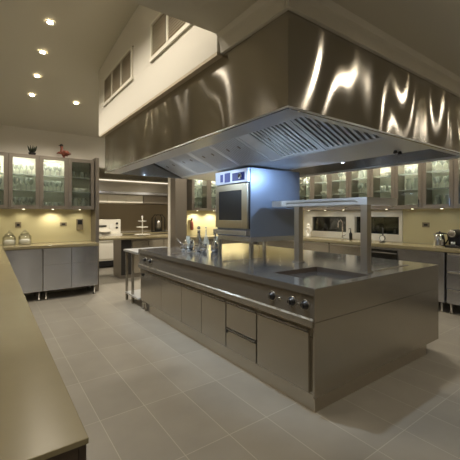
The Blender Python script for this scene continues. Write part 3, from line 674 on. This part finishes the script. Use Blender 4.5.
# ---------------------------------------------------------------- shiny ware on the island
z = IT+.001
t = thing('teapot', 'polished round steel teapot among the shiny ware on the island', 'teapot', (2.55, 4.62, z))
MB().lathe(2.55, 4.62, z, [(.06, 0), (.085, .03), (.098, .08), (.075, .14), (.035, .16), (.014, .165), (.014, .185), (.002, .19)], 20).build('teapot_body', 'chrome', t)
MB().tube([(2.475, 4.67, z+.06), (2.42, 4.71, z+.12), (2.39, 4.73, z+.17)], .012, 8, [.018, .011, .008]).build('spout', 'chrome', t)
MB().tube([(2.62, 4.58, z+.11), (2.67, 4.55, z+.10), (2.67, 4.55, z+.05), (2.625, 4.58, z+.035)], .008, 8).build('handle', 'chrome', t)
def decanter(x, y, h, r, label, mat='chrome'):
    t = thing('decanter', label, 'decanter', (x, y, z))
    MB().lathe(x, y, z, [(r*.7, 0), (r, .02), (r, h*.35), (r*.35, h*.62), (r*.28, h*.82), (r*.4, h*.85)], 18).build('decanter_body', mat, t)
    MB().sphere((x, y, z+h*.93), r*.36).build('stopper', mat, t)
decanter(2.48, 4.20, .37, .07, 'tall polished decanter, tallest of the shiny ware on the island')
decanter(2.64, 4.02, .27, .06, 'short round polished decanter nearest the oven', 'chrome')
decanter(2.74, 4.42, .36, .045, 'slim clear glass decanter behind the polished ones', 'glass')
for x, y, r, h, s in ((2.34, 4.42, .05, .07, 'left of the tall decanter'), (2.44, 4.02, .042, .06, 'in front of the short decanter'), (2.62, 4.27, .045, .10, 'between the decanters')):
    o = MB().lathe(x, y, z, [(r*.5, 0), (r*.55, .008), (r*.9, h*.4), (r, h), (r*.95, h), (r*.8, h*.45), (r*.4, .012)], 18).build('sugar_bowl', 'chrome', origin=(x, y, z)); tag(o, 'small polished steel bowl on the island, '+s, 'bowl')
for x, y, s in ((2.80, 4.20, 'behind the short decanter'), (2.47, 4.50, 'beside the teapot')):
    o = MB().lathe(x, y, z, [(.03, 0), (.03, .003), (.005, .01), (.004, .09), (.03, .12), (.034, .17), (.028, .21), (.026, .21), (.032, .17), (.002, .105)], 14, cap=False).build('wine_glass', 'glass', origin=(x, y, z)); tag(o, 'stemmed clear glass standing on the island, '+s, 'glass')

# ---------------------------------------------------------------- back room
t = thing('range_canopy', 'wide steel canopy with a light strip high in the far room', 'extractor hood', (3.6, 9.7, 2.03))
MB().box(2.0, 5.3, 9.15, 10.19, 2.03, 2.40).build('canopy', 'steel', t); MB().box(2.0, 5.3, 9.10, 10.19, 2.401, 2.44).build('canopy_lip', 'steel', t)
MB().box(2.05, 5.25, 9.07, 9.10, 2.375, 2.40).build('lamp_strip', 'dimstrip', t)
MB().box(2.0, 5.3, 9.06, 9.149, 2.03, 2.09).build('ledge', 'blue_steel', t)
t = thing('wall_cabinet', 'low white wall cabinet under the canopy in the far room', 'wall cabinet', (3.0, 9.8, 1.79))
MB().box(2.1, 3.62, 9.3, 10.18, 1.79, 2.02).build('body', 'white', t); 
for i in range(3): MB().box(2.105+i*.505, 2.60+i*.505, 9.28, 9.299, 1.80, 2.0).build('door', 'white', t, bevel=.003)
t = thing('wall_cabinet', 'low dark wall cabinet under the canopy, right of the white one', 'wall cabinet', (4.4, 9.8, 1.79))
MB().box(3.63, 5.3, 9.3, 10.18, 1.79, 2.02).build('body', 'frame', t); MB().box(3.64, 5.29, 9.28, 9.299, 1.80, 2.0).build('door', 'frame', t)
rg = thing('range_cooker', 'white range cooker with black controls in the far room', 'cooker', (2.65, 9.7, 0))
MB().box(2.2, 3.06, 9.42, 10.1, .05, .94).build('body', 'white', rg)
MB().box(2.2, 3.06, 9.55, 10.1, .94, 1.33).build('upper_panel', 'white', rg, bevel=.01)
MB().box(2.25, 2.66, 9.53, 9.549, 1.13, 1.17).build('grill_slot', 'black', rg)
for zz in (1.10, 1.22): MB().lathe(2.95, 9.549, zz, [(.03, 0), (.026, -.03)], 14, 'y').build('knob', 'black', rg)
MB().box(2.74, 2.84, 9.53, 9.549, 1.08, 1.20).build('label_panel', 'ceramic', rg)
MB().lathe(2.62, 9.50, .95, [(.10, 0), (.17, .05), (.18, .055), (.10, .02)], 20).build('hob_pan', 'ceramic', rg)
MB().box(2.24, 3.02, 9.40, 9.419, .25, .82).build('oven_door', 'white', rg, bevel=.005); MB().tube([(2.3, 9.37, .76), (2.96, 9.37, .76)], .012, 8).build('handle', 'chrome', rg)
MB().box(2.22, 3.04, 9.405, 9.419, .05, .20).build('kick_slot', 'black', rg)
cb = thing('base_cabinet', 'dark base cabinets with a pale worktop along the far room wall', 'cabinet', (4.2, 9.8, 0))
MB().box(3.08, 5.48, 9.5, 10.18, .08, .90).build('body', 'frame', cb); MB().box(3.07, 5.49, 9.45, 10.18, .901, .94).build('worktop', 'stone', cb)
for i in range(4): MB().box(3.09+i*.6, 3.67+i*.6, 9.48, 9.499, .1, .89).build('door', 'frame', cb, bevel=.003)
bt = thing('prep_bench', 'pale-topped preparation bench standing inside the passage', 'bench', (2.9, 7.9, 0))
MB().box(1.95, 3.95, 7.50, 8.30, .90, .94).build('bench_top', 'stone', bt, bevel=.004)
MB().box(2.45, 3.9, 7.62, 8.20, 0, .899).build('body', 'frame', bt)
for i in range(3): MB().box(2.70+i*.4, 3.09+i*.4, 7.60, 7.619, .1, .86).build('door', 'body', bt, bevel=.003)
MB().box(2.45, 2.68, 7.60, 7.619, .08, .88).build('dark_end', 'dark', bt)
tt = thing('tiered_stand', 'white three-tier cake stand on the bench in the passage', 'cake stand', (3.06, 7.9, .941))
for h, r in ((.02, .19), (.20, .14), (.35, .10)):
    MB().lathe(3.06, 7.9, .941+h, [(r*.3, 0), (r, .012), (r*1.03, .025), (r*.9, .02), (r*.1, .01)], 24).build('tier', 'ceramic', tt)
MB().lathe(3.06, 7.9, .941, [(.09, 0), (.09, .01), (.012, .03), (.012, .42), (.02, .44), (.02, .48), (.004, .5)], 12).build('stem', 'ceramic', tt)
o = thing('lantern', 'dark metal lantern-shaped frame on the far worktop', 'lantern', (4.30, 9.75, .941))
b = MB()
for sx in (-.16, .16):
    for sy in (-.12, .12): b.tube([(4.30+sx, 9.75+sy, .945), (4.30+sx, 9.75+sy, 1.36), (4.30+sx*.6, 9.75+sy*.6, 1.46)], .012, 6)
b.box(4.12, 4.48, 9.61, 9.89, .942, .965); b.box(4.19, 4.41, 9.67, 9.83, 1.45, 1.47); b.build('lantern_frame', 'black', o)
MB().lathe(4.30, 9.75, .966, [(.09, 0), (.09, .30), (.05, .34)], 16).build('inner_canister', 'steel', o)
for x, y in ((2.5, 8.1), (4.0, 8.1)):
    downlight(x, y, 2.9, 'round ceiling downlight in the far room', 150, grp='far room ceiling downlights')
